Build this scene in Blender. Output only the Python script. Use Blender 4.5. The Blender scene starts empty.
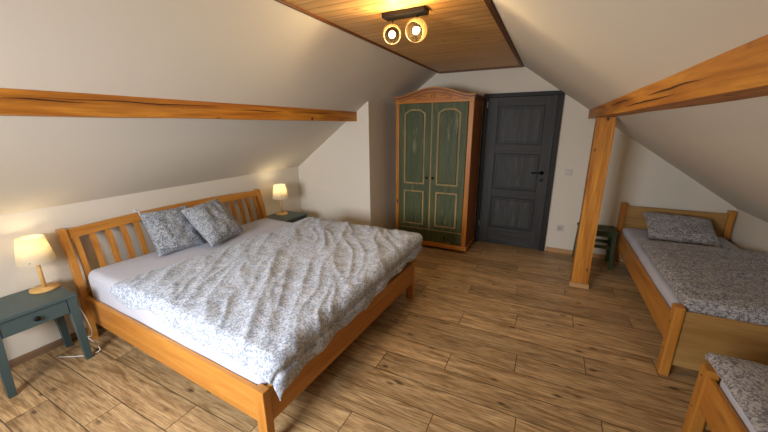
import bpy, bmesh, math, random
from mathutils import Vector, Matrix, noise
random.seed(7)
PI = math.pi
S = bpy.context.scene
C = S.collection

# ------------------------------------------------------------------ camera
cd = bpy.data.cameras.new('camera'); cam = bpy.data.objects.new('camera', cd); C.objects.link(cam)
pitch, yaw, roll, camh, fpx = 0.269, 0.4655, -0.0069, 1.6646, 325.47
cd.sensor_fit = 'HORIZONTAL'; cd.sensor_width = 36.0; cd.lens = 36.0 * fpx / 768.0
cd.clip_start = 0.02
Fv = Vector((-math.sin(yaw)*math.cos(pitch), math.cos(yaw)*math.cos(pitch), -math.sin(pitch)))
Rv = Vector((math.cos(yaw), math.sin(yaw), 0)); Uv = Rv.cross(Fv)
R2 = math.cos(roll)*Rv + math.sin(roll)*Uv; U2 = math.cos(roll)*Uv - math.sin(roll)*Rv
M = Matrix((R2, U2, -Fv)).transposed().to_4x4(); M.translation = (0, 0, camh)
cam.matrix_world = M
S.camera = cam

# ------------------------------------------------------------------ view, world, daylight
S.view_settings.view_transform = 'Standard'; S.view_settings.look = 'None'
S.view_settings.gamma = 1.0; S.view_settings.use_curve_mapping = False
S.view_settings.exposure = -0.12
w = bpy.data.worlds.new('world'); S.world = w; w.use_nodes = True
w.node_tree.nodes['Background'].inputs[0].default_value = (0.75, 0.86, 1.0, 1)
w.node_tree.nodes['Background'].inputs[1].default_value = 1.0

def area(name, loc, target, sx, sy, power, col):
    l = bpy.data.lights.new(name, 'AREA'); l.shape = 'RECTANGLE'; l.size = sx; l.size_y = sy
    l.energy = power; l.color = col
    o = bpy.data.objects.new(name, l); C.objects.link(o); o.location = loc
    o.rotation_euler = (Vector(target) - Vector(loc)).to_track_quat('-Z', 'Z').to_euler()
    l.spread = math.radians(125)
    return o
# daylight through the window of the gable wall behind the camera
area('window_daylight', (-1.5, -1.17, 1.45), (-1.55, 1.4, 0.35), 1.2, 0.85, 70, (0.94, 0.965, 1.0))

# room numbers
D = 4.745; XL = -3.307; XR = 1.87; ZK = 1.096; HC = 2.389; XCL = -1.524; XCR = -0.421
Y1 = 3.761; X1 = -2.098; YB = -1.2
KL = (HC-ZK)/(XCL-XL); KR = 0.6996; ZKR = HC - KR*(XR-XCR)
def sl(x): return ZK + KL*(x-XL)
def sr(x): return HC - KR*(x-XCR)

# ------------------------------------------------------------------ material helpers
class NT:
    def __init__(s, name, rough=0.6, spec=0.4):
        s.m = bpy.data.materials.new(name); s.m.use_nodes = True
        s.t = s.m.node_tree; s.b = s.t.nodes['Principled BSDF']
        s.b.inputs['Roughness'].default_value = rough
        s.b.inputs['Specular IOR Level'].default_value = spec
    def n(s, typ, **k):
        nd = s.t.nodes.new(typ)
        for a, v in k.items():
            if a.startswith('i_'):
                key = a[2:]; key = int(key) if key.isdigit() else key
                nd.inputs[key].default_value = v
            else: setattr(nd, a, v)
        return nd
    def l(s, a, b): s.t.links.new(a, b)
    def math(s, op, a, b=None, c=None):
        nd = s.n('ShaderNodeMath', operation=op)
        for i, v in enumerate((a, b, c)):
            if v is None: continue
            if isinstance(v, (int, float)): nd.inputs[i].default_value = v
            else: s.l(v, nd.inputs[i])
        return nd.outputs[0]
    def ramp(s, fac, stops):
        r = s.n('ShaderNodeValToRGB'); e = r.color_ramp.elements
        while len(e) < len(stops): e.new(0.5)
        for i, (p, c) in enumerate(stops):
            e[i].position = p; e[i].color = (c, c, c, 1) if isinstance(c, (int, float)) else (*c, 1)
        s.l(fac, r.inputs[0]); return r.outputs[0]
    def mix(s, fac, a, b, mode='MIX'):
        nd = s.n('ShaderNodeMix', data_type='RGBA', blend_type=mode)
        for i, v in ((0, fac), (6, a), (7, b)):
            if isinstance(v, (int, float)): nd.inputs[i].default_value = v
            elif isinstance(v, tuple): nd.inputs[i].default_value = (*v, 1)
            else: s.l(v, nd.inputs[i])
        return nd.outputs[2]
    def bump(s, h, strength, dist=0.01):
        b = s.n('ShaderNodeBump'); b.inputs['Strength'].default_value = strength; b.inputs['Distance'].default_value = dist
        s.l(h, b.inputs['Height']); s.l(b.outputs[0], s.b.inputs['Normal'])
    def col(s, c): s.l(c, s.b.inputs['Base Color'])
    def coords(s, scale=(1, 1, 1), rnd=True, kind='Object'):
        tc = s.n('ShaderNodeTexCoord'); mp = s.n('ShaderNodeMapping'); mp.inputs['Scale'].default_value = scale
        src = tc.outputs[kind]
        if rnd:
            oi = s.n('ShaderNodeObjectInfo'); m = s.math('MULTIPLY', oi.outputs['Random'], 37.0)
            va = s.n('ShaderNodeVectorMath', operation='ADD'); s.l(src, va.inputs[0]); s.l(m, va.inputs[1]); src = va.outputs[0]
        s.l(src, mp.inputs['Vector']); return mp.outputs[0]
    def noise(s, vec, scale=1.0, detail=4, rough=0.5, dist=0.0):
        n = s.n('ShaderNodeTexNoise'); s.l(vec, n.inputs['Vector'])
        n.inputs['Scale'].default_value = scale; n.inputs['Detail'].default_value = detail
        n.inputs['Roughness'].default_value = rough; n.inputs['Distortion'].default_value = dist
        return n.outputs[0]

def axscale(axis, along, across):
    return tuple(along if 'XYZ'[i] == axis else across for i in range(3))

def wood(name, light, dark, axis='X', rough=0.4, knots=0.8, fine=0.5, knotcol=(0.10, 0.035, 0.012), gs=1.0, ks=(2.2, 5.5)):
    t = NT(name, rough, 0.35)
    v = t.coords(axscale(axis, 0.9*gs, 13*gs))
    a = t.noise(v, 1.0, 5, 0.55, 1.2)
    v2 = t.coords(axscale(axis, 5*gs, 95*gs)); b = t.noise(v2, 1.0, 3, 0.6)
    col = t.mix(t.ramp(a, [(0.33, 0.0), (0.68, 1.0)]), dark, light)
    col = t.mix(t.math('MULTIPLY', t.ramp(b, [(0.35, 1.0), (0.6, 0.0)]), 0.45*fine), col, tuple(c*0.45 for c in dark))
    if knots:
        vk = t.coords(axscale(axis, ks[0]*gs, ks[1]*gs))
        vo = t.n('ShaderNodeTexVoronoi', feature='F1'); t.l(vk, vo.inputs['Vector']); vo.inputs['Scale'].default_value = 1.0
        vo.inputs['Randomness'].default_value = 1.0
        k = t.ramp(vo.outputs['Distance'], [(0.05, 1.0), (0.13, 0.0)])
        col = t.mix(t.math('MULTIPLY', k, knots), col, knotcol)
    t.col(col); t.bump(a, 0.12, 0.004)
    return t.m

def plain(name, c, rough=0.6, metal=0.0, spec=0.4):
    t = NT(name, rough, spec); t.b.inputs['Metallic'].default_value = metal
    v = t.coords((6, 6, 6)); n = t.noise(v, 1.0, 3)
    t.col(t.mix(t.math('MULTIPLY', n, 0.25), c, tuple(x*0.8 for x in c)))
    return t.m

def plaster(name, c):
    t = NT(name, 0.9, 0.2)
    v = t.coords((1, 1, 1), rnd=False); n = t.noise(v, 1.3, 4); f = t.noise(v, 90, 3)
    t.col(t.mix(n, tuple(x*0.95 for x in c), c)); t.bump(f, 0.08, 0.003)
    return t.m

M_wall = plaster('plaster', (0.76, 0.71, 0.615))
M_pine = {a: wood('pine_orange_'+a, (0.60, 0.27, 0.050), (0.42, 0.155, 0.024), a, 0.38, 0.35, 0.35) for a in 'XYZ'}
M_beam = {a: wood('beam_wood_'+a, (0.74, 0.33, 0.045), (0.38, 0.12, 0.013), a, 0.5, 0.9, 0.8, gs=0.9, ks=(4.5, 7.5), knotcol=(0.07, 0.02, 0.008)) for a in 'XYZ'}
M_oak = {a: wood('pale_pine_'+a, (0.50, 0.30, 0.105), (0.34, 0.175, 0.052), a, 0.42, 0.3, 0.5) for a in 'XYZ'}
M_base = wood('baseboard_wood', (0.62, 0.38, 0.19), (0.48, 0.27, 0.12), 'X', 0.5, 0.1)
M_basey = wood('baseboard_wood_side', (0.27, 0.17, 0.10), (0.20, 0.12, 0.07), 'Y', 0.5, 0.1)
M_wardrobe = {a: wood('wardrobe_pine_'+a, (0.58, 0.235, 0.030), (0.38, 0.12, 0.012), a, 0.4, 1.0, 0.4, knotcol=(0.05, 0.015, 0.006), gs=1.3) for a in 'XYZ'}
M_brownside = wood('wardrobe_side_brown', (0.38, 0.145, 0.032), (0.24, 0.08, 0.015), 'Z', 0.45, 0.6)
M_moulding = plain('dark_moulding', (0.20, 0.07, 0.022), 0.45)
M_tan = wood('worn_tan_moulding', (0.40, 0.28, 0.11), (0.22, 0.17, 0.07), 'Z', 0.6, 0.2)
M_teal = plain('teal_paint', (0.055, 0.092, 0.098), 0.36)
M_green = plain('dark_green_paint', (0.045, 0.075, 0.035), 0.5)
M_black = plain('black_metal', (0.012, 0.011, 0.010), 0.35, 0.6)
M_lampwood = wood('birch', (0.72, 0.46, 0.17), (0.60, 0.34, 0.10), 'X', 0.4, 0.0)
M_white = plain('white_plastic', (0.78, 0.77, 0.74), 0.4)
M_steel = plain('steel', (0.5, 0.5, 0.5), 0.3, 1.0)
M_crack = plain('dark_crack', (0.05, 0.016, 0.007), 0.8)
M_trim = plain('brown_trim', (0.13, 0.05, 0.018), 0.5)

def worn(name, base, light, dark, axis='Z', amt=0.5):
    t = NT(name, 0.55, 0.35)
    v = t.coords(axscale(axis, 1.5, 22)); a = t.noise(v, 1.0, 6, 0.6, 0.6)
    v2 = t.coords(axscale(axis, 2.5, 16)); b = t.noise(v2, 1.0, 6, 0.7, 0.2)
    c = t.mix(t.ramp(a, [(0.3, 0.0), (0.62, 1.0)]), dark, base)
    c = t.mix(t.math('MULTIPLY', t.ramp(b, [(0.56, 0.0), (0.70, 1.0)]), amt), c, light)
    t.col(c); t.bump(a, 0.1, 0.003); return t.m
M_wgreen = worn('worn_green', (0.076, 0.092, 0.034), (0.27, 0.27, 0.15), (0.036, 0.052, 0.022), amt=0.7)
M_door = worn('dark_stained_door', (0.042, 0.042, 0.040), (0.080, 0.078, 0.074), (0.020, 0.022, 0.024), amt=0.35)
M_doorpanel = worn('dark_stained_panel', (0.048, 0.050, 0.049), (0.13, 0.12, 0.10), (0.022, 0.024, 0.025), amt=0.5)
M_doorx = worn('dark_stained_rail', (0.042, 0.042, 0.040), (0.080, 0.078, 0.074), (0.020, 0.022, 0.024), axis='X', amt=0.35)
M_frame = worn('door_frame_dark', (0.013, 0.014, 0.015), (0.028, 0.029, 0.03), (0.008, 0.008, 0.009), amt=0.3)

def floor_mat():
    t = NT('laminate_floor', 0.42, 0.4)
    tc = t.n('ShaderNodeTexCoord'); sp = t.n('ShaderNodeSeparateXYZ'); t.l(tc.outputs['Object'], sp.inputs[0])
    X, Y = sp.outputs[0], sp.outputs[1]
    W, L, OFF = 0.195, 1.385, 0.446
    r = t.math('DIVIDE', t.math('SUBTRACT', Y, 1.525), W); row = t.math('FLOOR', r); fr = t.math('SUBTRACT', r, row)
    q = t.math('DIVIDE', t.math('SUBTRACT', X, t.math('MULTIPLY', row, OFF)), L)
    ci = t.math('FLOOR', q); fq = t.math('SUBTRACT', q, ci)
    # distance from seams in metres
    dy = t.math('MULTIPLY', t.math('MINIMUM', fr, t.math('SUBTRACT', 1.0, fr)), W)
    dx = t.math('MULTIPLY', t.math('MINIMUM', fq, t.math('SUBTRACT', 1.0, fq)), L)
    d = t.math('MINIMUM', dx, dy)
    cb = t.n('ShaderNodeCombineXYZ'); t.l(row, cb.inputs[0]); t.l(ci, cb.inputs[1])
    wn = t.n('ShaderNodeTexWhiteNoise', noise_dimensions='3D'); t.l(cb.outputs[0], wn.inputs['Vector'])
    rv = wn.outputs['Value']
    off = t.n('ShaderNodeCombineXYZ'); t.l(t.math('MULTIPLY', rv, 53.0), off.inputs[0]); t.l(t.math('MULTIPLY', rv, 31.0), off.inputs[1])
    va = t.n('ShaderNodeVectorMath', operation='ADD'); t.l(tc.outputs['Object'], va.inputs[0]); t.l(off.outputs[0], va.inputs[1])
    def mp(sc):
        m = t.n('ShaderNodeMapping'); m.inputs['Scale'].default_value = sc; t.l(va.outputs[0], m.inputs['Vector']); return m.outputs[0]
    a = t.noise(mp((1.5, 13, 1)), 1.0, 8, 0.65, 2.0)
    b = t.noise(mp((7, 120, 1)), 1.0, 3, 0.6, 0.3)
    g = t.noise(mp((2.2, 6, 1)), 1.0, 3, 0.5, 0.5)
    col = t.mix(t.ramp(a, [(0.34, 0.0), (0.5, 0.6), (0.66, 1.0)]), (0.29, 0.165, 0.068), (0.70, 0.475, 0.24))
    col = t.mix(t.math('MULTIPLY', t.ramp(b, [(0.40, 1.0), (0.54, 0.0)]), 0.42), col, (0.10, 0.055, 0.024))
    col = t.mix(t.math('MULTIPLY', t.ramp(g, [(0.55, 0.0), (0.75, 1.0)]), 0.35), col, (0.16, 0.088, 0.040))
    vo = t.n('ShaderNodeTexVoronoi', feature='F1'); t.l(mp((4.2, 9.5, 1)), vo.inputs['Vector']); vo.inputs['Scale'].default_value = 1.0
    k = t.ramp(vo.outputs['Distance'], [(0.05, 1.0), (0.17, 0.0)])
    col = t.mix(t.math('MULTIPLY', k, 0.8), col, (0.055, 0.026, 0.012))
    tone = t.math('ADD', 0.80, t.math('MULTIPLY', rv, 0.35))
    cc = t.n('ShaderNodeCombineColor')
    for i in range(3): t.l(tone, cc.inputs[i])
    col = t.mix(1.0, col, cc.outputs[0], 'MULTIPLY')
    seam = t.ramp(d, [(0.0, 1.0), (0.0028, 1.0), (0.0048, 0.0)])
    seam = t.ramp(t.math('MULTIPLY', d, 100.0), [(0.16, 1.0), (0.36, 0.0)])
    col = t.mix(t.math('MULTIPLY', seam, 0.8), col, (0.03, 0.016, 0.008))
    t.col(col); t.bump(t.math('SUBTRACT', t.math('MULTIPLY', a, 0.3), seam), 0.35, 0.002)
    t.l(t.ramp(a, [(0.2, 0.34), (0.8, 0.50)]), t.b.inputs['Roughness'])
    return t.m

def ceiling_mat():
    t = NT('ceiling_boards', 0.42, 0.4)
    tc = t.n('ShaderNodeTexCoord'); sp = t.n('ShaderNodeSeparateXYZ'); t.l(tc.outputs['Object'], sp.inputs[0])
    r = t.math('DIVIDE', sp.outputs[1], 0.095); row = t.math('FLOOR', r); fr = t.math('SUBTRACT', r, row)
    d = t.math('MINIMUM', fr, t.math('SUBTRACT', 1.0, fr))
    wn = t.n('ShaderNodeTexWhiteNoise', noise_dimensions='1D'); t.l(row, wn.inputs['W']); rv = wn.outputs['Value']
    off = t.n('ShaderNodeCombineXYZ'); t.l(t.math('MULTIPLY', rv, 53.0), off.inputs[0])
    va = t.n('ShaderNodeVectorMath', operation='ADD'); t.l(tc.outputs['Object'], va.inputs[0]); t.l(off.outputs[0], va.inputs[1])
    def mp(sc):
        m = t.n('ShaderNodeMapping'); m.inputs['Scale'].default_value = sc; t.l(va.outputs[0], m.inputs['Vector']); return m.outputs[0]
    a = t.noise(mp((1.4, 22, 1)), 1.0, 5, 0.6, 1.0)
    col = t.mix(t.ramp(a, [(0.3, 0.0), (0.7, 1.0)]), (0.56, 0.29, 0.085), (0.80, 0.51, 0.20))
    vo = t.n('ShaderNodeTexVoronoi', feature='F1'); t.l(mp((3.2, 9.0, 1)), vo.inputs['Vector']); vo.inputs['Scale'].default_value = 1.0
    k = t.ramp(vo.outputs['Distance'], [(0.05, 1.0), (0.14, 0.0)])
    col = t.mix(t.math('MULTIPLY', k, 0.75), col, (0.12, 0.04, 0.012))
    col = t.mix(t.math('MULTIPLY', rv, 0.4), col, (0.50, 0.25, 0.07))
    seam = t.ramp(d, [(0.02, 1.0), (0.07, 0.0)])
    col = t.mix(t.math('MULTIPLY', seam, 0.6), col, (0.08, 0.03, 0.01))
    t.col(col); t.bump(t.math('SUBTRACT', t.math('MULTIPLY', a, 0.3), seam), 0.5, 0.004)
    return t.m

def fabric(name, pale, dark, scale=26.0, density=0.5):
    t = NT(name, 0.9, 0.15)
    v = t.coords((1, 1, 1))
    n1 = t.noise(v, scale, 3, 0.55, 0.8)
    ln = t.ramp(t.math('ABSOLUTE', t.math('SUBTRACT', n1, 0.5)), [(0.018, 1.0), (0.05, 0.0)])
    n2 = t.noise(v, scale*2.3, 2, 0.5, 0.4)
    sp = t.ramp(n2, [(0.56, 0.0), (0.62, 1.0)])
    f = t.math('MAXIMUM', t.math('MULTIPLY', ln, 0.85), t.math('MULTIPLY', sp, 0.75))
    pa = t.noise(v, 4.0, 2)
    f = t.math('MULTIPLY', f, t.ramp(pa, [(0.3, density+0.25), (0.7, density+0.45)]))
    t.col(t.mix(f, pale, dark))
    fn = t.noise(v, 16, 4); t.bump(fn, 0.25, 0.01)
    t.b.inputs['Sheen Weight'].default_value = 0.15
    return t.m
M_duvet = fabric('floral_cotton', (0.53, 0.58, 0.67), (0.10, 0.135, 0.205), 36)
M_pillow = fabric('floral_cotton_pillow', (0.37, 0.39, 0.42), (0.055, 0.07, 0.10), 38, 0.6)
M_duvet2 = fabric('floral_cotton_grey', (0.44, 0.42, 0.43), (0.06, 0.06, 0.075), 34, 0.62)
def sheet_mat():
    t = NT('white_sheet', 0.85, 0.2); v = t.coords((1, 1, 1)); n = t.noise(v, 3.0, 4, 0.5, 0.6)
    t.col(t.mix(n, (0.51, 0.53, 0.62), (0.58, 0.59, 0.67))); t.bump(n, 0.3, 0.03); return t.m
M_sheet = sheet_mat()

def shade_mat():
    t = NT('lamp_shade_fabric', 0.8, 0.1)
    out = t.t.nodes['Material Output']
    df = t.n('ShaderNodeBsdfDiffuse'); df.inputs[0].default_value = (0.82, 0.72, 0.52, 1)
    tr = t.n('ShaderNodeBsdfTranslucent'); tr.inputs[0].default_value = (0.98, 0.90, 0.70, 1)
    mx = t.n('ShaderNodeMixShader'); mx.inputs[0].default_value = 0.55
    v = t.coords((1, 1, 1)); n = t.noise(v, 120, 2); t.l(t.mix(n, (0.82, 0.76, 0.62), (0.88, 0.82, 0.70)), df.inputs[0])
    t.l(df.outputs[0], mx.inputs[1]); t.l(tr.outputs[0], mx.inputs[2]); t.l(mx.outputs[0], out.inputs[0]); return t.m
M_shade = shade_mat()
def emit(name, c, s):
    t = NT(name); t.b.inputs['Base Color'].default_value = (*c, 1)
    t.b.inputs['Emission Color'].default_value = (*c, 1); t.b.inputs['Emission Strength'].default_value = s; return t.m
M_bulb = emit('lit_bulb', (1.0, 0.78, 0.42), 22)
M_bulb2 = emit('lit_table_bulb', (1.0, 0.75, 0.42), 4)
def smoke_glass(name, tint, body):
    t = NT(name, 0.08, 0.5); out = t.t.nodes['Material Output']
    tp = t.n('ShaderNodeBsdfTransparent'); tp.inputs[0].default_value = (*tint, 1)
    tl = t.n('ShaderNodeBsdfTranslucent'); tl.inputs[0].default_value = (0.85, 0.62, 0.30, 1)
    gl = t.n('ShaderNodeBsdfGlossy'); gl.inputs['Roughness'].default_value = 0.30; gl.inputs[0].default_value = (0.8, 0.7, 0.55, 1)
    lw = t.n('ShaderNodeLayerWeight'); lw.inputs[0].default_value = 0.35
    m1 = t.n('ShaderNodeMixShader'); m1.inputs[0].default_value = body; t.l(tp.outputs[0], m1.inputs[1]); t.l(tl.outputs[0], m1.inputs[2])
    mx = t.n('ShaderNodeMixShader'); t.l(t.math('ADD', t.math('MULTIPLY', lw.outputs['Facing'], 0.30), 0.03), mx.inputs[0])
    t.l(m1.outputs[0], mx.inputs[1]); t.l(gl.outputs[0], mx.inputs[2]); t.l(mx.outputs[0], out.inputs[0]); return t.m
M_glass = smoke_glass('smoked_glass', (0.66, 0.60, 0.50), 0.045)
def pane_mat():
    t = NT('window_glass', 0.02, 0.5); out = t.t.nodes['Material Output']
    tp = t.n('ShaderNodeBsdfTransparent'); gl = t.n('ShaderNodeBsdfGlossy'); gl.inputs['Roughness'].default_value = 0.02
    fr = t.n('ShaderNodeFresnel'); mx = t.n('ShaderNodeMixShader'); t.l(fr.outputs[0], mx.inputs[0])
    t.l(tp.outputs[0], mx.inputs[1]); t.l(gl.outputs[0], mx.inputs[2]); t.l(mx.outputs[0], out.inputs[0]); return t.m

# ------------------------------------------------------------------ mesh helpers
def obj(name, bm, m, parent=None, smooth=False):
    bmesh.ops.recalc_face_normals(bm, faces=bm.faces)
    me = bpy.data.meshes.new(name); bm.to_mesh(me); bm.free()
    if smooth:
        for p in me.polygons: p.use_smooth = True
    me.materials.append(m)
    o = bpy.data.objects.new(name, me); C.objects.link(o)
    if parent: o.parent = parent
    return o
def tag(o, label=None, cat=None, group=None, kind=None):
    if label: o['label'] = label
    if cat: o['category'] = cat
    if group: o['group'] = group
    if kind: o['kind'] = kind
    return o
def thing(name, label, cat, loc=(0, 0, 0), rz=0, group=None):
    o = bpy.data.objects.new(name, None); C.objects.link(o); o.location = loc; o.rotation_euler = (0, 0, rz)
    o.empty_display_size = 0.1
    return tag(o, label, cat, group)
def struct(name, bm, m, parent=None, label=None, cat=None):
    o = obj(name, bm, m, parent); 
    if not parent: o['kind'] = 'structure'
    return tag(o, label, cat)
def add(bm, verts, faces):
    vs = [bm.verts.new(v) for v in verts]
    fs = [bm.faces.new([vs[i] for i in f]) for f in faces]
    return vs, fs
def box(a, b, bev=0.0, bm=None, seg=2):
    own = bmesh.new()
    x0, y0, z0 = a; x1, y1, z1 = b
    add(own, [(x0,y0,z0),(x1,y0,z0),(x1,y1,z0),(x0,y1,z0),(x0,y0,z1),(x1,y0,z1),(x1,y1,z1),(x0,y1,z1)],
        [(0,3,2,1),(4,5,6,7),(0,1,5,4),(1,2,6,5),(2,3,7,6),(3,0,4,7)])
    if bev: bmesh.ops.bevel(own, geom=own.edges[:], offset=bev, segments=seg, affect='EDGES', profile=0.6)
    return merge(bm, own)
def merge(bm, own):
    if bm is None: return own
    me = bpy.data.meshes.new('tmp'); own.to_mesh(me); own.free(); bm.from_mesh(me); bpy.data.meshes.remove(me); return bm
def prism(poly, axis, a, b, bev=0.0, bm=None):
    # poly: 2D points in the plane perpendicular to axis; (x,z) for Y, (y,z) for X, (x,y) for Z
    own = bmesh.new()
    def P(p, t): return {'Y': (p[0], t, p[1]), 'X': (t, p[0], p[1]), 'Z': (p[0], p[1], t)}[axis]
    n = len(poly)
    vs = [own.verts.new(P(p, a)) for p in poly] + [own.verts.new(P(p, b)) for p in poly]
    own.faces.new(vs[:n]); own.faces.new(vs[n:][::-1])
    for i in range(n): own.faces.new([vs[i], vs[(i+1) % n], vs[n+(i+1) % n], vs[n+i]])
    bmesh.ops.recalc_face_normals(own, faces=own.faces)
    if bev: bmesh.ops.bevel(own, geom=[e for e in own.edges if e.calc_face_angle(0) > 0.5], offset=bev, segments=2, affect='EDGES')
    return merge(bm, own)
def ring(outer, inner, axis, a, b, bm=None):
    own = bmesh.new(); n = len(outer)
    def P(p, t): return {'Y': (p[0], t, p[1]), 'X': (t, p[0], p[1]), 'Z': (p[0], p[1], t)}[axis]
    o1 = [own.verts.new(P(p, a)) for p in outer]; i1 = [own.verts.new(P(p, a)) for p in inner]
    o2 = [own.verts.new(P(p, b)) for p in outer]; i2 = [own.verts.new(P(p, b)) for p in inner]
    for k in range(n):
        j = (k+1) % n
        own.faces.new([o1[k], o1[j], i1[j], i1[k]]); own.faces.new([o2[k], i2[k], i2[j], o2[j]])
        own.faces.new([o1[k], o2[k], o2[j], o1[j]]); own.faces.new([i1[k], i1[j], i2[j], i2[k]])
    return merge(bm, own)
def lathe(profile, origin=(0, 0, 0), axis=(0, 0, 1), n=32, bm=None):
    own = bmesh.new(); q = Vector((0, 0, 1)).rotation_difference(Vector(axis).normalized()); o = Vector(origin)
    rows = []
    for r, z in profile:
        if r < 1e-6: rows.append([own.verts.new(o + q @ Vector((0, 0, z)))])
        else: rows.append([own.verts.new(o + q @ Vector((r*math.cos(2*PI*i/n), r*math.sin(2*PI*i/n), z))) for i in range(n)])
    for A, B in zip(rows, rows[1:]):
        for i in range(n):
            j = (i+1) % n
            if len(A) == 1 and len(B) == 1: continue
            if len(A) == 1: own.faces.new([A[0], B[i], B[j]])
            elif len(B) == 1: own.faces.new([A[i], B[0], A[j]])
            else: own.faces.new([A[i], B[i], B[j], A[j]])
    return merge(bm, own)
def tube(pts, r, bm=None, n=8, cyc=False):
    own = bmesh.new(); pts = [Vector(p) for p in pts]; rows = []
    for i, p in enumerate(pts):
        d = (pts[min(i+1, len(pts)-1)] - pts[max(i-1, 0)]).normalized()
        u = d.cross(Vector((0.13, 0.21, 0.97))).normalized(); v = d.cross(u)
        rows.append([own.verts.new(p + r*(math.cos(2*PI*k/n)*u + math.sin(2*PI*k/n)*v)) for k in range(n)])
    for A, B in zip(rows, rows[1:]):
        for k in range(n): own.faces.new([A[k], A[(k+1) % n], B[(k+1) % n], B[k]])
    own.faces.new(rows[0]); own.faces.new(rows[-1][::-1])
    return merge(bm, own)
def smoothpts(pts, sub=8):
    pts = [Vector(p) for p in pts]; out = []
    P = [pts[0]] + pts + [pts[-1]]
    for i in range(1, len(P)-2):
        for k in range(sub):
            t = k/sub; a, b, c, d = P[i-1], P[i], P[i+1], P[i+2]
            out.append(0.5*((2*b)+(c-a)*t+(2*a-5*b+4*c-d)*t*t+(3*b-a-3*c+d)*t**3))
    out.append(pts[-1]); return out
def copy_tree(o, parent=None):
    c = o.copy(); C.objects.link(c)
    if parent: c.parent = parent
    for ch in list(o.children): copy_tree(ch, c)
    return c

# ------------------------------------------------------------------ the room
T = 0.12
struct('floor', box((XL-T, YB-T, -0.1), (XR+T, D+T, 0)), floor_mat())
struct('ceiling', box((XCL, YB, HC), (XCR, D, HC+0.06)), ceiling_mat())
nL = Vector((-KL, 0, 1)).normalized()*T
struct('ceiling_left', prism([(XL, ZK), (XCL, HC), (XCL+nL.x+0.04, HC+nL.z+0.03), (XL+nL.x, ZK+nL.z)], 'Y', YB-T, D+T), M_wall)
struct('ceiling_right', prism([(XCR, HC), (XR, ZKR), (XR+0.07, ZKR+0.10), (XCR+0.03, HC+0.15)], 'Y', YB-T, D+T), M_wall)
struct('wall_left', box((XL-T, YB-T, 0), (XL, D+T, ZK+0.0)), M_wall)
struct('wall_right', box((XR, YB-T, 0), (XR+T, D+T, ZKR)), M_wall)
gable = [(XL, 0), (XR, 0), (XR, ZKR), (XCR, HC), (XCL, HC), (XL, ZK)]
struct('wall_front', prism(gable, 'Y', D, D+T), M_wall)
# boxed-in corner beyond the double bed
struct('wall_corner', prism([(XL, 0), (X1, 0), (X1, sl(X1)), (XL, ZK)], 'Y', Y1, D), M_wall)
# rear gable wall with window opening
wx0, wx1, wz0, wz1 = -2.12, -0.88, 0.95, 1.90
bm = bmesh.new()
prism([(XL, 0), (wx0, 0), (wx0, sl(wx0)), (XL, ZK)], 'Y', YB-T, YB, bm=bm)
prism([(wx1, 0), (XR, 0), (XR, ZKR), (XCR, HC), (wx1, HC)], 'Y', YB-T, YB, bm=bm)
box((wx0, YB-T, 0), (wx1, YB, wz0), bm=bm)
prism([(wx0, wz1), (wx1, wz1), (wx1, HC), (XCL, HC), (wx0, sl(wx0))], 'Y', YB-T, YB, bm=bm)
struct('wall_back', bm, M_wall)
wf = struct('window_1', ring([(wx0, wz0), (wx1, wz0), (wx1, wz1), (wx0, wz1)], [(wx0+.05, wz0+.05), (wx1-.05, wz0+.05), (wx1-.05, wz1-.05), (wx0+.05, wz1-.05)], 'Y', YB-.09, YB-.03), M_white)
struct('window_pane', box((wx0+.05, YB-.065, wz0+.05), (wx1-.05, YB-.06, wz1-.05)), pane_mat(), wf)

# baseboards and ceiling trims
struct('baseboard_front', box((0.10, D-0.014, 0), (XR, D, 0.058), 0.003), M_base)
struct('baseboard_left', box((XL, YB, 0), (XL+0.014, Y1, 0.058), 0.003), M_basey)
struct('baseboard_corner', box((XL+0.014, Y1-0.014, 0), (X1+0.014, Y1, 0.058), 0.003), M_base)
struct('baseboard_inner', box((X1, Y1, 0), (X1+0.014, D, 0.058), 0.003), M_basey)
struct('trim_1', box((XCL-0.010, YB, HC-0.014), (XCL+0.012, D, HC+0.004), 0.003), M_moulding)
struct('trim_2', box((XCR-0.022, YB, HC-0.024), (XCR+0.012, D, HC+0.004), 0.004), M_trim)
struct('trim_3', box((XCL+0.02, D-0.022, HC-0.022), (XCR-0.022, D, HC+0.004), 0.004), M_trim)

# ------------------------------------------------------------------ beams and post
def rough_beam(poly, axis, a, b, name, m, label, cat, seg=40, amp=0.0035):
    own = bmesh.new(); n = len(poly); rows = []
    def P(p, t): return {'Y': (p[0], t, p[1]), 'Z': (p[0], p[1], t)}[axis]
    for k in range(seg+1):
        t = a + (b-a)*k/seg
        rows.append([own.verts.new(Vector(P(p, t)) + amp*noise.noise_vector(Vector((p[0]*9+i*3.1, t*2.2, p[1]*9)))) for i, p in enumerate(poly)])
    own.faces.new(rows[0]); own.faces.new(rows[-1][::-1])
    for A, B in zip(rows, rows[1:]):
        for i in range(n): own.faces.new([A[i], A[(i+1) % n], B[(i+1) % n], B[i]])
    return tag(obj(name, own, m), label, cat)
def cracks(parent, fn, spec):
    # long drying cracks in the timber: thin dark slivers
    for (t0, t1, h) in spec:
        bm = bmesh.new(); N = 14; top = []; bot = []
        for k in range(N+1):
            s = k/N; t = t0+(t1-t0)*s; hh = h + 0.006*noise.noise(Vector((t*5, h*20, 0))) ; wd = 0.0026*math.sin(PI*s)+0.0003
            top.append(fn(t, hh+wd)); bot.append(fn(t, hh-wd))
        vt = [bm.verts.new(p) for p in top]; vb = [bm.verts.new(p) for p in bot]
        for k in range(N): bm.faces.new([vt[k], vt[k+1], vb[k+1], vb[k]])
        obj('drying_crack', bm, M_crack, parent)
xb1 = -2.272
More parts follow.
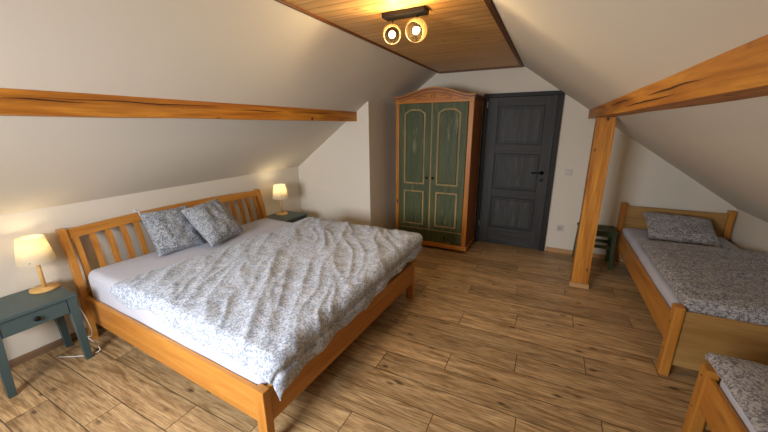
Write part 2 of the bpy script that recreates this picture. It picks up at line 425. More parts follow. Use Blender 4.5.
beamL = rough_beam([(xb1, 1.728), (xb1, 1.846), (xb1-0.03, sl(xb1-0.03)+0.01), (-2.445, 1.729), (-2.44, 1.728)], 'Y', YB, Y1, 'ceiling_beam', M_beam['Y'],
    'long orange timber beam running under the left sloping ceiling above the double bed', 'beam')
cracks(beamL, lambda t, h: (xb1+0.005, t, h), [(0.75, 1.75, 1.812), (1.95, 2.45, 1.800), (2.5, 3.3, 1.805), (0.6, 0.95, 1.80)])
xr0 = 0.366
beamR = rough_beam([(xr0, 1.737), (xr0+0.145, 1.737), (xr0+0.155, 1.742), (xr0+0.012, sr(xr0+0.012)+0.008), (xr0, sr(xr0)-0.002)], 'Y', YB, D-0.01, 'ceiling_beam', M_beam['Y'],
    'thick orange timber beam under the right sloping ceiling, resting on the wooden post', 'beam')
cracks(beamR, lambda t, h: (xr0-0.005, t, h), [(2.2, 3.0, 1.80), (1.3, 1.9, 1.79), (3.3, 3.7, 1.81), (1.5, 2.4, 1.765)])
post = rough_beam([(0.364, 3.734), (0.514, 3.734), (0.514, 3.874), (0.364, 3.874)], 'Z', 0.0, 1.730, 'wooden_post', M_beam['Z'],
    'square orange wooden post standing on the floor and carrying the right beam', 'post', 20)
obj('post_base', ring([(0.350, 3.720), (0.528, 3.720), (0.528, 3.888), (0.350, 3.888)], [(0.36, 3.73), (0.518, 3.73), (0.518, 3.878), (0.36, 3.878)], 'Z', 0.0, 0.048), M_base, post)

# ------------------------------------------------------------------ door in front wall
door = thing('door_1', 'dark charcoal-stained panelled wooden door beside the green wardrobe', 'door', (0, 0, 0))
door['kind'] = 'structure'
yd = D
bm = bmesh.new()
box((-0.860, yd-0.045, 0), (-0.805, yd, 2.06), 0.004, bm); box((0.025, yd-0.045, 0), (0.082, yd, 2.06), 0.004, bm); box((-0.860, yd-0.048, 2.02), (0.082, yd, 2.068), 0.004, bm)
obj('door_frame', bm, M_frame, door)
bm = bmesh.new()
box((-0.803, yd-0.034, 0.008), (-0.67, yd, 2.018), 0.003, bm); box((-0.105, yd-0.034, 0.008), (0.023, yd, 2.018), 0.003, bm)
obj('door_stile', bm, M_door, door)
bm = bmesh.new()
for z0, z1 in ((0.008, 0.25), (0.70, 0.81), (1.30, 1.42), (1.91, 2.018)): box((-0.67, yd-0.033, z0), (-0.105, yd, z1), 0.003, bm)
obj('door_rail', bm, M_doorx, door)
for z0, z1 in ((0.25, 0.70), (0.81, 1.30), (1.42, 1.91)):
    x0, x1 = -0.67, -0.105
    pn = obj('door_panel', box((x0, yd-0.018, z0), (x1, yd-0.002, z1)), M_doorpanel, door)
    def rc(e): return [(x0+e, z0+e), (x1-e, z0+e), (x1-e, z1-e), (x0+e, z1-e)]
    bm = ring(rc(0.002), rc(0.018), 'Y', yd-0.030, yd-0.016); ring(rc(0.034), rc(0.041), 'Y', yd-0.023, yd-0.016, bm)
    obj('panel_moulding', bm, M_frame, pn)
bm = lathe([(0, 0), (0.025, 0), (0.025, 0.008), (0.010, 0.012), (0.009, 0.045), (0, 0.045)], (-0.062, yd-0.034, 1.065), (0, -1, 0), 20)
tube([(-0.062, yd-0.075, 1.065), (-0.09, yd-0.082, 1.065), (-0.185, yd-0.082, 1.063)], 0.009, bm)
obj('door_handle', bm, M_black, door, True)
obj('keyhole_cover', lathe([(0, 0), (0.025, 0), (0.025, 0.008), (0.008, 0.009), (0.006, 0.004), (0, 0.004)], (-0.060, yd-0.034, 0.975), (0, -1, 0), 20), M_black, door)
for z in (1.93, 0.30): 
    obj('hinge', lathe([(0, 0), (0.008, 0), (0.008, 0.08), (0, 0.08)], (-0.806, yd-0.05, z-0.04), (0, 0, 1), 12), M_steel, door)

# switch and socket
sw = thing('light_switch', 'white square light switch on the wall between door and post', 'switch', (0.245, D, 1.083))
obj('switch_plate', box((-0.041, -0.010, -0.041), (0.041, 0, 0.041), 0.004), plain('ivory_plate', (0.60, 0.58, 0.53), 0.4), sw)
obj('rocker', box((-0.027, -0.015, -0.027), (0.027, -0.008, 0.027), 0.003), plain('off_white', (0.62, 0.60, 0.56), 0.4), sw)
so = thing('power_socket', 'white square wall socket low on the wall right of the door', 'socket', (0.239, D, 0.343))
obj('socket_plate', ring([(-.041, -.041), (.041, -.041), (.041, .041), (-.041, .041)], [(-.022, -.022), (.022, -.022), (.022, .022), (-.022, .022)], 'Y', -0.010, 0), plain('ivory_socket', (0.60, 0.58, 0.53), 0.4), so)
obj('socket_well', box((-0.022, -0.004, -0.022), (0.022, 0, 0.022)), plain('socket_grey', (0.42, 0.41, 0.39), 0.5), so)
obj('earth_pin', lathe([(0, 0), (0.004, 0), (0.004, 0.012), (0, 0.013)], (0, -0.004, 0.010), (0, -1, 0), 10), M_steel, so)

# ------------------------------------------------------------------ wardrobe
wd = thing('wardrobe', 'tall green-painted pine wardrobe with an arched cornice left of the door', 'wardrobe', (-1.375, 4.15, 0))
hw = 0.507; dp = 0.52
obj('side_panel', box((-hw, 0.0, 0.045), (-hw+0.025, dp, 1.99), 0.002), M_brownside, wd)
obj('side_panel', box((hw-0.025, 0.0, 0.045), (hw, dp, 1.99), 0.002), M_brownside, wd)
obj('back_panel', box((-hw+0.025, dp-0.012, 0.06), (hw-0.025, dp, 1.985)), M_brownside, wd)
obj('top_panel', box((-hw+0.025, 0.02, 1.965), (hw-0.025, dp-0.012, 1.985)), M_brownside, wd)
obj('bottom_panel', box((-hw+0.025, 0.02, 0.07), (hw-0.025, dp-0.012, 0.09)), M_brownside, wd)
obj('front_stile', box((-hw-0.004, -0.022, 0.10), (-hw+0.043, 0.0, 1.95), 0.006), M_wardrobe['Z'], wd)
obj('front_stile', box((hw-0.058, -0.022, 0.10), (hw+0.004, 0.0, 1.95), 0.008), M_wardrobe['Z'], wd)
bm = box((-hw-0.022, -0.045, 0.045), (hw+0.022, 0.0, 0.105), 0.010); box((hw, 0, 0.045), (hw+0.018, dp, 0.10), 0.006, bm)
obj('plinth_moulding', bm, M_wardrobe['X'], wd)
for sx in (-1, 1):
    for yy in (0.03, dp-0.05):
        obj('foot', lathe([(0, 0), (0.028, 0), (0.034, 0.02), (0.030, 0.047), (0, 0.047)], (sx*(hw-0.05), yy, 0), (0, 0, 1), 16), M_moulding, wd)
def arch(x):   # top outline of the cornice
    a = abs(x)/(hw+0.03)
    return 2.018 + 0.098*(0.5+0.5*math.cos(PI*min(1, a/0.86)))**0.7 + (0.006 if a > 0.93 else 0)
xs = [(-hw-0.005) + (2*hw+0.01)*i/48 for i in range(49)]
obj('cornice_board', prism([(x, 1.945) for x in (xs[0], xs[-1])] + [(x, arch(x)-0.018) for x in reversed(xs)], 'Y', -0.028, 0.0), M_wardrobe['X'], wd)
def ribbon(zoff, th, y0, y1, x_ext, m, name):
    own = bmesh.new(); xx = [(-hw-x_ext) + (2*(hw+x_ext))*i/60 for i in range(61)]
    rows = [[own.verts.new((x, y, arch(x)+zoff+z)) for y, z in ((y0, 0), (y0, th), (y1, th), (y1, 0))] for x in xx]
    own.faces.new(rows[0]); own.faces.new(rows[-1][::-1])
    for A, B in zip(rows, rows[1:]):
        for k in range(4): own.faces.new([A[k], A[(k+1) % 4], B[(k+1) % 4], B[k]])
    return obj(name, own, m, wd)
ribbon(-0.004, 0.014, -0.062, 0.0, 0.026, M_wardrobe['X'], 'cornice_cap')
ribbon(-0.022, 0.018, -0.048, 0.0, 0.014, M_moulding, 'cornice_moulding')
ribbon(-0.052, 0.010, -0.034, -0.02, -0.06, M_moulding, 'carved_line')
for sx in (-1, 1):
    q = lambda a, b: (min(sx*a, sx*b), max(sx*a, sx*b))
    a, b = q(hw, hw+0.014); c, d = q(hw, hw+0.026)
    bm = box((a, -0.03, 1.975), (b, dp, 2.006), 0.004); box((c, -0.06, 2.004), (d, dp, 2.030), 0.004, bm)
    obj('side_moulding', bm, M_moulding, wd)
obj('carved_ring', tube([(0.022*math.cos(a), -0.030, 2.022+0.022*math.sin(a)) for a in [(-0.35*PI+1.7*PI*i/16) for i in range(17)]], 0.004), M_moulding, wd)
for sx in (-1, 1):
    obj('carved_scroll', tube(smoothpts([(sx*0.10, -0.03, 2.020), (sx*0.17, -0.03, 2.032), (sx*0.24, -0.03, 2.008), (sx*0.20, -0.03, 1.992), (sx*0.16, -0.03, 2.002)]), 0.004), M_moulding, wd)
def panel_outline(x0, x1, z0, z1, e, clip):
    c = clip
    if not c: return [(x0+e, z0+e), (x1-e, z0+e), (x1-e, z1-e), (x0+e, z1-e)]
    k = e*0.42
    return [(x0+e, z0+e), (x1-e, z0+e), (x1-e, z1-c*0.75-k), (x1-e-0.012, z1-c*0.55-k), (x1-c-k, z1-e), ((x0+x1)/2, z1-e+0.004), (x0+c+k, z1-e), (x0+e+0.012, z1-c*0.55-k), (x0+e, z1-c*0.75-k)]
ox = 1.375
for x0, x1, kx in ((-1.838, -1.387, -1.427), (-1.383, -0.930, -1.345)):
    dr = obj('door', box((x0+ox, -0.020, 0.285), (x1+ox, -0.001, 1.943), 0.003), M_wgreen, wd)
    cx = (x0+x1)/2+ox
    pw = 0.147
    for z0, z1, cl in ((0.905, 1.872, 0.075), (0.335, 0.815, 0)):
        a, b = cx-pw, cx+pw
        obj('panel_moulding', ring(panel_outline(a, b, z0, z1, 0, cl), panel_outline(a, b, z0, z1, 0.021, cl), 'Y', -0.027, -0.018), M_tan, dr)
        pl = prism(panel_outline(a, b, z0, z1, 0.030, cl), 'Y', -0.024, -0.018, 0.003)
        obj('raised_panel', pl, M_wgreen, dr)
    obj('knob', lathe([(0, 0), (0.006, 0), (0.006, 0.012), (0.015, 0.018), (0.016, 0.026), (0.008, 0.032), (0, 0.033)], (kx+ox, -0.02, 1.0), (0, -1, 0), 16), M_black, dr, True)
obj('door_strip', box((-0.016, -0.026, 0.285), (0.004, -0.018, 1.943), 0.003), M_tan, wd)
for x0, x1 in ((-1.838, -1.387), (-1.383, -0.930)):
    dr = obj('drawer', box((x0+ox, -0.020, 0.112), (x1+ox, -0.001, 0.270), 0.003), M_wgreen, wd)
    cx = (x0+x1)/2+ox; zc = 0.19
    dia = [(cx-0.17, zc), (cx-0.08, zc-0.05), (cx+0.08, zc-0.05), (cx+0.17, zc), (cx+0.08, zc+0.05), (cx-0.08, zc+0.05)]
    obj('drawer_panel', prism(dia, 'Y', -0.026, -0.018, 0.004), M_wgreen, dr)
    obj('knob', lathe([(0, 0), (0.006, 0), (0.006, 0.012), (0.015, 0.018), (0.016, 0.026), (0.008, 0.032), (0, 0.033)], (cx, -0.024, zc), (0, -1, 0), 16), M_black, dr, True)
obj('drawer_rail', box((-hw+0.043, -0.022, 0.270), (hw-0.058, 0, 0.285)), M_tan, wd)

# ------------------------------------------------------------------ double bed
bed = thing('double_bed', 'honey-coloured wooden double bed with a slatted curved headboard under the left slope', 'bed', (-1.137, 0.907, 0), -0.044)
bx, by = 1.09, -0.944
def bedspace(o, rot=-0.044):
    q = Matrix.Translation((-1.137, 0.907, 0)) @ Matrix.Rotation(rot, 4, 'Z') @ Matrix.Translation((bx, by, 0))
    o.matrix_world = q; return o
def W(p): return (p[0]+bx, p[1]+by, p[2])
def hc(z):      # centre line of the curved headboard
    pts = [(0, -3.145), (0.40, -3.125), (0.58, -3.133), (0.74, -3.16), (0.94, -3.222)]
    for (z0, x0), (z1, x1) in zip(pts, pts[1:]):
        if z <= z1: 
            t = (z-z0)/(z1-z0); return x0+(x1-x0)*t
    return pts[-1][1]
def hcs(z): return (hc(z-0.05 if z > 0.05 else z)+hc(z)+hc(min(z+0.05, 0.94)))/3
def curved(y0, y1, z0, z1, half, n=12, bev=0.004):
    zs = [z0+(z1-z0)*i/n for i in range(n+1)]
    poly = [(hcs(z)-half+bx, z) for z in zs] + [(hcs(z)+half+bx, z) for z in reversed(zs)]
    return prism(poly, 'Y', y0+by, y1+by)
YN, YF = 0.948, 2.804
obj('headboard_post', curved(YN-0.018, YN+0.022, 0, 0.925, 0.034), M_pine['Z'], bed)
obj('headboard_post', curved(YF-0.046, YF-0.008, 0, 0.925, 0.034), M_pine['Z'], bed)
own = bmesh.new(); rows = []
for i in range(25):
    f = i/24; y = YN+0.022+(YF-0.046-YN-0.022)*f; c = 0.024*math.sin(PI*f); row = []
    for z, sgn in ((0.848, -1), (0.882, -1), (0.915, -1), (0.915, 1), (0.882, 1), (0.848, 1)):
        row.append(own.verts.new(W((hcs(z)+sgn*0.018-0.25*c, y, z+c))))
    rows.append(row)
own.faces.new(rows[0]); own.faces.new(rows[-1][::-1])
for A, B in zip(rows, rows[1:]):
    for k in range(6): own.faces.new([A[k], A[(k+1) % 6], B[(k+1) % 6], B[k]])
obj('top_rail', own, M_pine['Y'], bed)
obj('lower_rail', curved(YN+0.022, YF-0.046, 0.34, 0.45, 0.014), M_pine['Y'], bed)
for i in range(17):
    y = 1.014 + 0.1060*i
    if y < YF-0.06: obj('slat', curved(y-0.019, y+0.019, 0.445, 0.862, 0.009), M_pine['Z'], bed)
x0 = -1.13
obj('side_rail', box(W((-3.12, YN+0.002, 0.174)), W((x0-0.033, YN+0.032, 0.382)), 0.006), M_pine['X'], bed)
obj('side_rail', box(W((-3.12, YF-0.032, 0.174)), W((x0-0.033, YF-0.002, 0.382)), 0.006), M_pine['X'], bed)
obj('foot_rail', box(W((x0+0.004, YN+0.044, 0.174)), W((x0+0.034, YF-0.044, 0.382)), 0.006), M_pine['Y'], bed)
for y0, y1 in ((YN-0.004, YN+0.046), (YF-0.046, YF+0.004)):
    obj('leg', box(W((x0-0.030, y0, 0)), W((x0+0.040, y1, 0.388)), 0.006), M_pine['Z'], bed)
for i in range(12):
    xx = -2.9+i*0.15
    obj('bed_slat', box(W((xx, YN+0.04, 0.255)), W((xx+0.07, YF-0.04, 0.272))), M_oak['Y'], bed)

def mattress(name, a, b, label, bev=0.055, amp=0.006):
    bm = bmesh.new(); x0, y0, z0 = a; x1, y1, z1 = b
    bmesh.ops.create_cube(bm, size=1)
    for v in bm.verts: v.co = Vector(((x0+x1)/2+v.co.x*(x1-x0), (y0+y1)/2+v.co.y*(y1-y0), (z0+z1)/2+v.co.z*(z1-z0)))
    bmesh.ops.bevel(bm, geom=bm.edges[:], offset=bev, segments=4, affect='EDGES', profile=0.5)
    bmesh.ops.subdivide_edges(bm, edges=[e for e in bm.edges if e.calc_length() > 0.3], cuts=22, use_grid_fill=True)
    for v in bm.verts:
        if v.co.z > z0+0.03: v.co += amp*noise.noise_vector(v.co*3.5) + Vector((0, 0, 0.4*amp*noise.noise(v.co*11)))
    return tag(obj(name, bm, M_sheet, None, True), label, 'mattress')
bedspace(mattress('mattress', (-3.09, YN+0.036, 0.275), (-1.135, YF-0.036, 0.595), 'wide mattress with white fitted sheet on the honey-coloured double bed'))

# ------------------------------------------------------------------ duvets
def fold(a, lo, hi, r):
    """flat coordinate -> (position, drop)"""
    s = 1
    if a < lo: d = lo-a; base = lo; s = -1
    elif a > hi: d = a-hi; base = hi
    else: return a, 0.0
    if d < r*PI/2:
        th = d/r; return base+s*r*math.sin(th), r*(1-math.cos(th))
    return base+s*r, r+(d-r*PI/2)
def duvet(name, alo, ahi, blo, bhi, flatx, flaty, ztop, label, m, r=0.06, wr=0.02, dirn=(0.55, -0.83), na=110, nb=120, th=0.03, puff=0.03, seed=0, zf=None, fs=1.0):
    """alo(b),ahi(b),blo(a),bhi(a): hem lines in flat cloth coordinates as functions of 0..1"""
    bm = bmesh.new(); g = []
    dx, dy = dirn
    for i in range(na+1):
        u = i/na; row = []
        for j in range(nb+1):
            v = j/nb
            a = alo(v)+(ahi(v)-alo(v))*u; b = blo(u)+(bhi(u)-blo(u))*v
            oa = max(0.0, flatx[0]-a, a-flatx[1]); ob = max(0.0, flaty[0]-b, b-flaty[1]); od = math.hypot(oa, ob)
            X = min(max(a, flatx[0]), flatx[1]); Y = min(max(b, flaty[0]), flaty[1]); drop = 0.0; ua = ub = 0.0
            if od > 0:
                sa = 1 if a > flatx[1] else -1; sb = 1 if b > flaty[1] else -1
                ua, ub = sa*oa/od, sb*ob/od
                if od < r*PI/2: hz, drop = r*math.sin(od/r), r*(1-math.cos(od/r))
                else: hz, drop = r, r+(od-r*PI/2)
                X += ua*hz; Y += ub*hz
            da, db = drop*abs(ua), drop*abs(ub)
            z = ztop - drop
            if zf: z += zf(X, Y)
            al = X*dx+Y*dy; ac = -X*dy+Y*dx
            e = min(1, min(u, 1-u, v, 1-v)*9)
            q = noise.noise(Vector((al*0.55+seed, ac*4.2*fs, 1.3+seed)))
            q2 = noise.noise(Vector((al*1.3+3+seed, ac*10*fs+noise.noise(Vector((al*3, ac*3, 0)))*0.8, 4.1)))
            rid = (1-abs(q)*2.2)
            rid2 = (1-abs(q2)*2.0)
            rid3 = noise.noise(Vector((X*14+seed, Y*14, z*14)))
            h = wr*(0.55*rid*abs(rid)+0.55*rid2*abs(rid2)*0.8+0.18*rid3)
            flat = puff*(1-(1-e)**2)
            hang = min(1, drop/0.08)
            nx = ua*min(1, drop/r)*0.8
            ny = ub*min(1, drop/r)*0.8
            nz = 1-0.9*hang
            N = Vector((nx, ny, nz)).normalized()
            wave = 0.0
            if da > 0: wave += abs(ua)*hang*0.009*math.sin(Y*19+seed+2*noise.noise(Vector((Y*3, seed, 0))))*min(1, da/0.12)
            if db > 0: wave += abs(ub)*hang*0.012*math.sin(X*17+seed+2*noise.noise(Vector((X*3, seed, 1))))*min(1, db/0.12)
            if da > 0: wave -= 0.016*math.exp(-((da-0.075)/0.014)**2)
            row.append(bm.verts.new(Vector((X, Y, z)) + N*(h*(0.35+0.65*e)+wave) + Vector((0, 0, flat*nz))))
        g.append(row)
    for i in range(na):
        for j in range(nb): bm.faces.new([g[i][j], g[i+1][j], g[i+1][j+1], g[i][j+1]])
    o = obj(name, bm, m, None, True)
    s = o.modifiers.new('thick', 'SOLIDIFY'); s.thickness = th; s.offset = -1; s.use_even_offset = False
    s = o.modifiers.new('soft', 'SUBSURF'); s.levels = 1; s.render_levels = 1
    return tag(o, label, 'duvet')
nz1 = lambda t, s, a: a*noise.noise(Vector((t*3.3+s, s, 0)))
bedspace(duvet('duvet', alo=lambda v: -2.50+0.10*v+nz1(v, 2, 0.05), ahi=lambda v: -1.04+0.205+nz1(v*3, 5, 0.035)+0.03*max(0, 1-v/0.08)-0.04*v,
      blo=lambda u: 0.955-(0.075+0.02*u)+nz1(u*1.6, 9, 0.045), bhi=lambda u: 2.80+0.12,
      flatx=(-9, -1.045), flaty=(0.99, 2.80), ztop=0.612+0.03, label='crumpled grey-blue floral duvet spread over the foot half of the double bed', m=M_duvet,
      r=0.05, wr=0.030, puff=0.022, seed=1.7, na=150, nb=150, zf=lambda X, Y: -0.045*max(0, min(1, (X+1.9)/0.8))*max(0, min(1, (2.2-Y)/1.2)) + 0.015*max(0, min(1, (Y-2.0)/0.7))), -0.028)

# ------------------------------------------------------------------ pillows
def pillow(name, wdt, hgt, t, loc, xaxis, yaxis, label, m, flange=0.0, seed=0, ties=False):
    bm = bmesh.new(); N = 26; X = Vector(xaxis).normalized(); Y = Vector(yaxis); Y = (Y-X*Y.dot(X)).normalized(); Z = X.cross(Y)
    def sgn(side):
        G = []
        for i in range(N+1):
            r = []
            for j in range(N+1):
                u = -1+2*i/N; v = -1+2*j/N
                px = u*(1-0.055*(1-v*v)*abs(u)**2)*wdt/2; py = v*(1-0.055*(1-u*u)*abs(v)**2)*hgt/2
                e = (max(0, 1-abs(u)**2.6)*max(0, 1-abs(v)**2.6))**0.55
                hgt_ = t/2*e*(1+0.18*noise.noise(Vector((u*1.7+seed, v*1.7, side))))+0.010*noise.noise(Vector((u*5+seed, v*5, side*3)))*e
                fl = 0.012*noise.noise(Vector((u*3+seed, v*3, 7)))
                r.append((px, py, side*(hgt_+0.003)+fl))
            G.append(r)
        return G
    A = [[bm.verts.new(p) for p in r] for r in sgn(1)]; B = [[bm.verts.new(p) for p in r] for r in sgn(-1)]
    for i in range(N):
        for j in range(N):
            bm.faces.new([A[i][j], A[i+1][j], A[i+1][j+1], A[i][j+1]]); bm.faces.new([B[i][j], B[i][j+1], B[i+1][j+1], B[i+1][j]])
    for k in range(N):
        for (p, q) in (((k, 0), (k+1, 0)), ((k+1, N), (k, N)), ((0, k+1), (0, k)), ((N, k), (N, k+1))):
            bm.faces.new([A[p[0]][p[1]], B[p[0]][p[1]], B[q[0]][q[1]], A[q[0]][q[1]]])
    o = obj(name, bm, m, None, True)
    Mx = Matrix((X, Y, Z)).transposed().to_4x4(); Mx.translation = loc; o.matrix_world = Mx
    s = o.modifiers.new('soft', 'SUBSURF'); s.levels = 1; s.render_levels = 1
    if ties:
        c = obj('tie', tube(smoothpts([(wdt/2*-0.95, hgt/2*0.97, 0), (-wdt/2*1.0, hgt/2*1.06, 0.02), (-wdt/2*1.12, hgt/2*1.10, 0.03), (-wdt/2*1.16, hgt/2*1.02, 0.02)]), 0.006), M_sheet, o)
        c.matrix_parent_inverse = Matrix()
    return tag(o, label, 'pillow')
pillow('pillow', 0.42, 0.42, 0.16, (-2.960, 1.655, 0.778), (0.02, 1, -0.04), (-0.50, -0.10, 0.82), 'grey floral pillow leaning on the headboard, the one nearer the left nightstand', M_pillow, seed=3, ties=True)
pillow('pillow', 0.44, 0.44, 0.18, (-2.805, 1.955, 0.795), (-0.20, 1, 0.03), (-0.62, -0.02, 0.74), 'grey floral pillow leaning over its neighbour, nearer the middle of the double bed', M_pillow, seed=11)

# ------------------------------------------------------------------ nightstands
def nightstand(loc, label):
    t = thing('nightstand', label, 'nightstand', loc, 0, None)
    dx, dy, H = 0.39, 0.42, 0.54       # depth (x) from wall, width (y)
    obj('tabletop', box((-dx/2-0.008, -dy/2-0.008, H-0.022), (dx/2+0.010, dy/2+0.008, H), 0.004), M_teal, t)
    bm = box((-dx/2+0.01, -dy/2+0.005, H-0.135), (dx/2-0.020, -dy/2+0.018, H-0.022)); box((-dx/2+0.01, dy/2-0.018, H-0.135), (dx/2-0.020, dy/2-0.005, H-0.022), bm=bm)
    box((-dx/2+0.006, -dy/2+0.005, H-0.135), (-dx/2+0.02, dy/2-0.005, H-0.022), bm=bm); box((-dx/2+0.01, -dy/2+0.01, H-0.135), (dx/2-0.02, dy/2-0.01, H-0.127), bm=bm)
    obj('apron', bm, M_teal, t)
    dr = obj('drawer', box((dx/2-0.022, -dy/2+0.048, H-0.130), (dx/2-0.006, dy/2-0.048, H-0.028), 0.003), M_teal, t)
    obj('knob', lathe([(0, 0), (0.006, 0), (0.006, 0.010), (0.017, 0.014), (0.015, 0.022), (0, 0.024)], (dx/2-0.007, 0, H-0.078), (1, 0, 0), 16), M_black, dr, True)
    for sx in (-1, 1):
        for sy in (-1, 1):
            own = bmesh.new(); cx, cy = sx*(dx/2-0.024), sy*(dy/2-0.022); ex, ey = -sx*0.014, sy*0.014
            w1, w2 = 0.024, 0.019
            vs = []
            for (z, px, py, wv) in ((H-0.022, cx, cy, w1), (H-0.14, cx+ex*0.22, cy+ey*0.22, w1), (0, cx+ex, cy+ey, w2)):
                vs.append([own.verts.new((px+a*wv, py+b*wv, z)) for a, b in ((-1, -1), (1, -1), (1, 1), (-1, 1))])
            own.faces.new(vs[0]); own.faces.new(vs[-1])
            for A, B in zip(vs, vs[1:]):
                for k in range(4): own.faces.new([A[k], A[(k+1) % 4], B[(k+1) % 4], B[k]])
            obj('leg', own, M_teal, t)
    return t
ns1 = nightstand((-3.083, 0.660, 0), 'small dark teal nightstand in front at the left edge, its drawer fully in view')
ns2 = nightstand((-3.03, 3.102, 0), 'small dark teal nightstand in the far corner behind the double bed')

def table_lamp(loc, label, ry=0.0, wall=1, power=1.1):
    t = thing('table_lamp', label, 'lamp', loc)
    obj('base', lathe([(0, 0), (0.080, 0), (0.082, 0.006), (0.080, 0.015), (0, 0.016)], n=40), M_lampwood, t, True)
    obj('stem', lathe([(0, 0.014), (0.0125, 0.014), (0.0125, 0.235), (0, 0.235)], n=16), M_lampwood, t, True)
    obj('socket', lathe([(0, 0.235), (0.019, 0.235), (0.019, 0.275), (0, 0.275)], n=16), M_white, t, True)
    b = obj('bulb', lathe([(0, 0.340), (0.020, 0.333), (0.027, 0.312), (0.022, 0.290), (0.012, 0.272), (0, 0.272)], n=20), M_bulb2, t, True)
    bm = lathe([(0.103, 0.215), (0.072, 0.395), (0.0705, 0.395), (0.1015, 0.215), (0.103, 0.215)], n=48)
    s = obj('lamp_shade', bm, M_shade, t, True)
    bm = bmesh.new()
    for k in range(3):
        a = 2*PI*k/3; tube([(0.014*math.cos(a), 0.014*math.sin(a), 0.27), (0.096*math.cos(a), 0.096*math.sin(a), 0.245)], 0.0018, bm)
    obj('shade_carrier', bm, M_white, t)
    for k in range(3):
        a = 2*PI*k/3 - 0.6; obj('rivet', lathe([(0, 0), (0.005, 0), (0.004, 0.003), (0, 0.004)], (0.1005*math.cos(a), 0.1005*math.sin(a), 0.235), (math.cos(a), math.sin(a), 0.17), 10), M_steel, s)
    l = bpy.data.lights.new('lamp_light', 'POINT'); l.energy = power; l.color = (1.0, 0.80, 0.50); l.shadow_soft_size = 0.025
    o = bpy.data.objects.new('lamp_light', l); C.objects.link(o); o.parent = t; o.location = (0, 0, 0.352)
    return t
lamp1 = table_lamp((-3.172, 0.811, 0.54), 'lit wooden table lamp with cream shade on the front left nightstand')
lamp2 = table_lamp((-3.12, 3.160, 0.54), 'lit wooden table lamp with cream shade on the far corner nightstand', power=1.6)
# cables of the near lamp
bm = tube(smoothpts([(-3.255, 0.86, 0.546), (-3.275, 0.895, 0.546), (-3.275, 0.912, 0.50), (-3.26, 0.925, 0.40), (-3.24, 0.93, 0.22), (-3.12, 0.93, 0.10), (-2.98, 0.935, 0.06), (-2.92, 0.93, 0.02), (-2.97, 0.86, 0.006), (-3.13, 0.76, 0.006)]), 0.0035)
tube(smoothpts([(-3.285, 0.91, 0.50), (-3.29, 0.925, 0.38), (-3.24, 0.92, 0.20), (-3.10, 0.925, 0.10), (-3.0, 0.94, 0.14), (-3.06, 0.94, 0.30), (-3.20, 0.93, 0.42)]), 0.003, bm)
tag(obj('lamp_cable', bm, M_white, None, True), 'white electric cable looping down behind the front left nightstand', 'cable')

# ------------------------------------------------------------------ ceiling lamp
cl = thing('ceiling_lamp', 'black bar ceiling lamp with two smoked glass globes on the boarded ceiling', 'lamp', (-0.948, 2.215, HC))
obj('mounting_plate', box((-0.150, -0.045, -0.032), (0.150, 0.045, 0.0), 0.004), M_black, cl)
for (px, ax) in ((-0.090, (0.42, -0.80, -0.42)), (0.085, (-0.10, -0.85, -0.46))):
    A = Vector(ax).normalized(); cz = -0.128 if px < 0 else -0.125
    ctr = Vector((px, -0.01, cz))
    obj('stem', tube([(px, 0, -0.036), (px, 0, cz+0.045)], 0.006), M_black, cl)
    R = 0.062 if px < 0 else 0.072
    prof = [(R*math.sin(th), R*math.cos(th)) for th in [PI*(0.33 + 0.67*i/20) for i in range(21)]]
    prof2 = [((R-0.002)*math.sin(th), (R-0.002)*math.cos(th)) for th in [PI*(1.0 - 0.67*i/20) for i in range(21)]]
    obj('glass_globe', lathe(prof+prof2+[prof[0]], ctr, A, 36), M_glass, cl, True)
    obj('socket', lathe([(0, -0.066), (0.017, -0.066), (0.017, -0.030), (0, -0.030)], ctr, A, 16), M_black, cl, True)
    obj('bulb', lathe([(0, 0.030), (0.015, 0.025), (0.022, 0.008), (0.018, -0.012), (0.010, -0.030), (0, -0.030)], ctr, A, 20), M_bulb, cl, True)
    l = bpy.data.lights.new('globe_light', 'POINT'); l.energy = 10; l.color = (1.0, 0.72, 0.36); l.shadow_soft_size = 0.02
    o = bpy.data.objects.new('globe_light', l); C.objects.link(o); o.parent = cl; o.location = ctr + A*0.052

# ------------------------------------------------------------------ single beds
def single_bed(x, yfoot, s, L, label, ph=0.520):
    """x = outer left side, yfoot = outer foot face, s = +1 when the head lies further away from the camera"""
    t = thing('single_bed', label, 'bed', (x, yfoot, 0))
    def B(x0, x1, y0, y1, z0, z1, bev=0.006):
        a, b = sorted((y0*s, y1*s)); return box((x0, a, z0), (x1, b, z1), bev)
    Wd = 1.005
    for xx in (0, Wd-0.055):
        obj('foot_post', B(xx, xx+0.055, 0, 0.075, 0, ph, 0.008), M_pine['Z'], t)
        obj('head_post', B(xx, xx+0.055, L-0.07, L, 0, 0.765, 0.008), M_pine['Z'], t)
    obj('footboard', B(0.055, Wd-0.055, 0.022, 0.045, 0.085, ph-0.03, 0.004), M_oak['X'], t)
    obj('headboard', B(0.055, Wd-0.055, L-0.050, L-0.025, 0.25, 0.730, 0.004), M_oak['X'], t)
    for xx in (0.012, Wd-0.038):
        obj('side_rail', B(xx, xx+0.026, 0.075, L-0.07, 0.225, 0.420), M_pine['Y'], t)
    for i in range(10):
        yy = 0.15+i*0.2; obj('bed_slat', B(0.04, Wd-0.04, yy, yy+0.08, 0.262, 0.276, 0), M_oak['X'], t)
    for z in (0.40, 0.20):
        obj('screw_cap', lathe([(0, 0), (0.006, 0), (0.006, 0.002), (0, 0.003)], (0.0, s*0.035, z), (-1, 0, 0), 10), M_moulding, t)
    return t
sb1 = single_bed(0.845, 2.520, 1, 2.200, 'pale wooden single bed against the door wall under the right slope')
sb2 = single_bed(0.842, 2.045, -1, 2.20, 'wooden single bed cut off by the lower right corner of the photo', 0.455)
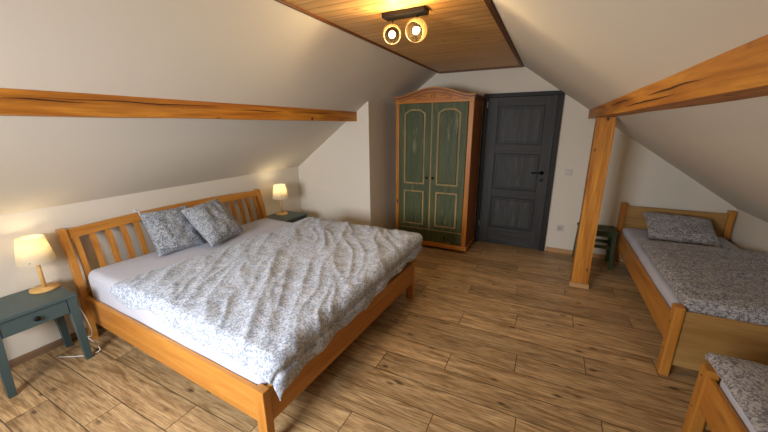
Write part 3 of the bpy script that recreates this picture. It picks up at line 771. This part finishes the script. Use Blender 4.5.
mattress('mattress', (0.888, 2.58, 0.28), (1.810, 4.655, 0.485), 'narrow mattress with white sheet on the single bed against the door wall', 0.045)
mattress('mattress', (0.886, -0.08, 0.28), (1.805, 1.975, 0.475), 'narrow mattress with white sheet on the single bed in the lower right corner', 0.045)
duvet('duvet', alo=lambda v: 0.905-0.02*(1-v)+nz1(v, 21, 0.02), ahi=lambda v: 1.86, blo=lambda u: 2.520+nz1(u, 31, 0.02), bhi=lambda u: 3.98+nz1(u, 41, 0.06),
      flatx=(0.935, 1.80), flaty=(2.610, 9), ztop=0.535, label='grey floral duvet covering the single bed against the door wall', m=M_duvet2, r=0.035, wr=0.020, dirn=(0.93, 0.36), puff=0.035, seed=6.2, na=80, nb=110, th=0.025)
duvet('duvet', alo=lambda v: 0.832+nz1(v, 51, 0.012), ahi=lambda v: 1.86, blo=lambda u: 0.25, bhi=lambda u: 2.075+nz1(u, 61, 0.02),
      flatx=(0.865, 1.80), flaty=(-9, 2.025), ztop=0.520, label='grey floral duvet on the single bed in the lower right corner', m=M_duvet2, r=0.025, wr=0.012, dirn=(0.4, 0.9), puff=0.022, seed=9.2, na=70, nb=100, th=0.016)
pillow('pillow', 0.60, 0.46, 0.15, (1.335, 4.375, 0.592), (1, 0.0, -0.01), (0, 0.91, 0.40), 'wide grey floral pillow on the single bed against the door wall', M_duvet2, seed=21)

# ------------------------------------------------------------------ green stool
st = thing('stool', 'small dark green wooden stool between the wooden post and the single bed', 'stool', (0.62, 4.545, 0))
bm = box((-0.20, -0.145, 0.435), (0.20, -0.03, 0.460), 0.004); box((-0.20, 0.03, 0.435), (0.20, 0.145, 0.460), 0.004, bm); box((-0.20, -0.03, 0.435), (-0.07, 0.03, 0.46), 0.0, bm); box((0.07, -0.03, 0.435), (0.20, 0.03, 0.46), 0.0, bm)
obj('seat', bm, M_green, st)
for sx in (-1, 1):
    for sy in (-1, 1):
        own = bmesh.new(); rows = []
        for z, o_ in ((0.435, 0.0), (0, 0.014)):
            cx, cy = sx*(0.170+o_), sy*(0.115+o_)
            rows.append([own.verts.new((cx+a*0.019, cy+b*0.019, z)) for a, b in ((-1, -1), (1, -1), (1, 1), (-1, 1))])
        own.faces.new(rows[0]); own.faces.new(rows[1])
        for k in range(4): own.faces.new([rows[0][k], rows[0][(k+1) % 4], rows[1][(k+1) % 4], rows[1][k]])
        obj('leg', own, M_green, st)
for sy in (-1, 1):
    obj('apron', box((-0.155, sy*0.118-0.009, 0.385), (0.155, sy*0.118+0.009, 0.437), 0.002), M_green, st)
    obj('stretcher', box((-0.165, sy*0.122-0.008, 0.24), (0.165, sy*0.122+0.008, 0.275), 0.002), M_green, st)
for sx in (-1, 1):
    obj('stretcher', box((sx*0.177-0.008, -0.11, 0.19), (sx*0.177+0.008, 0.11, 0.225), 0.002), M_green, st)
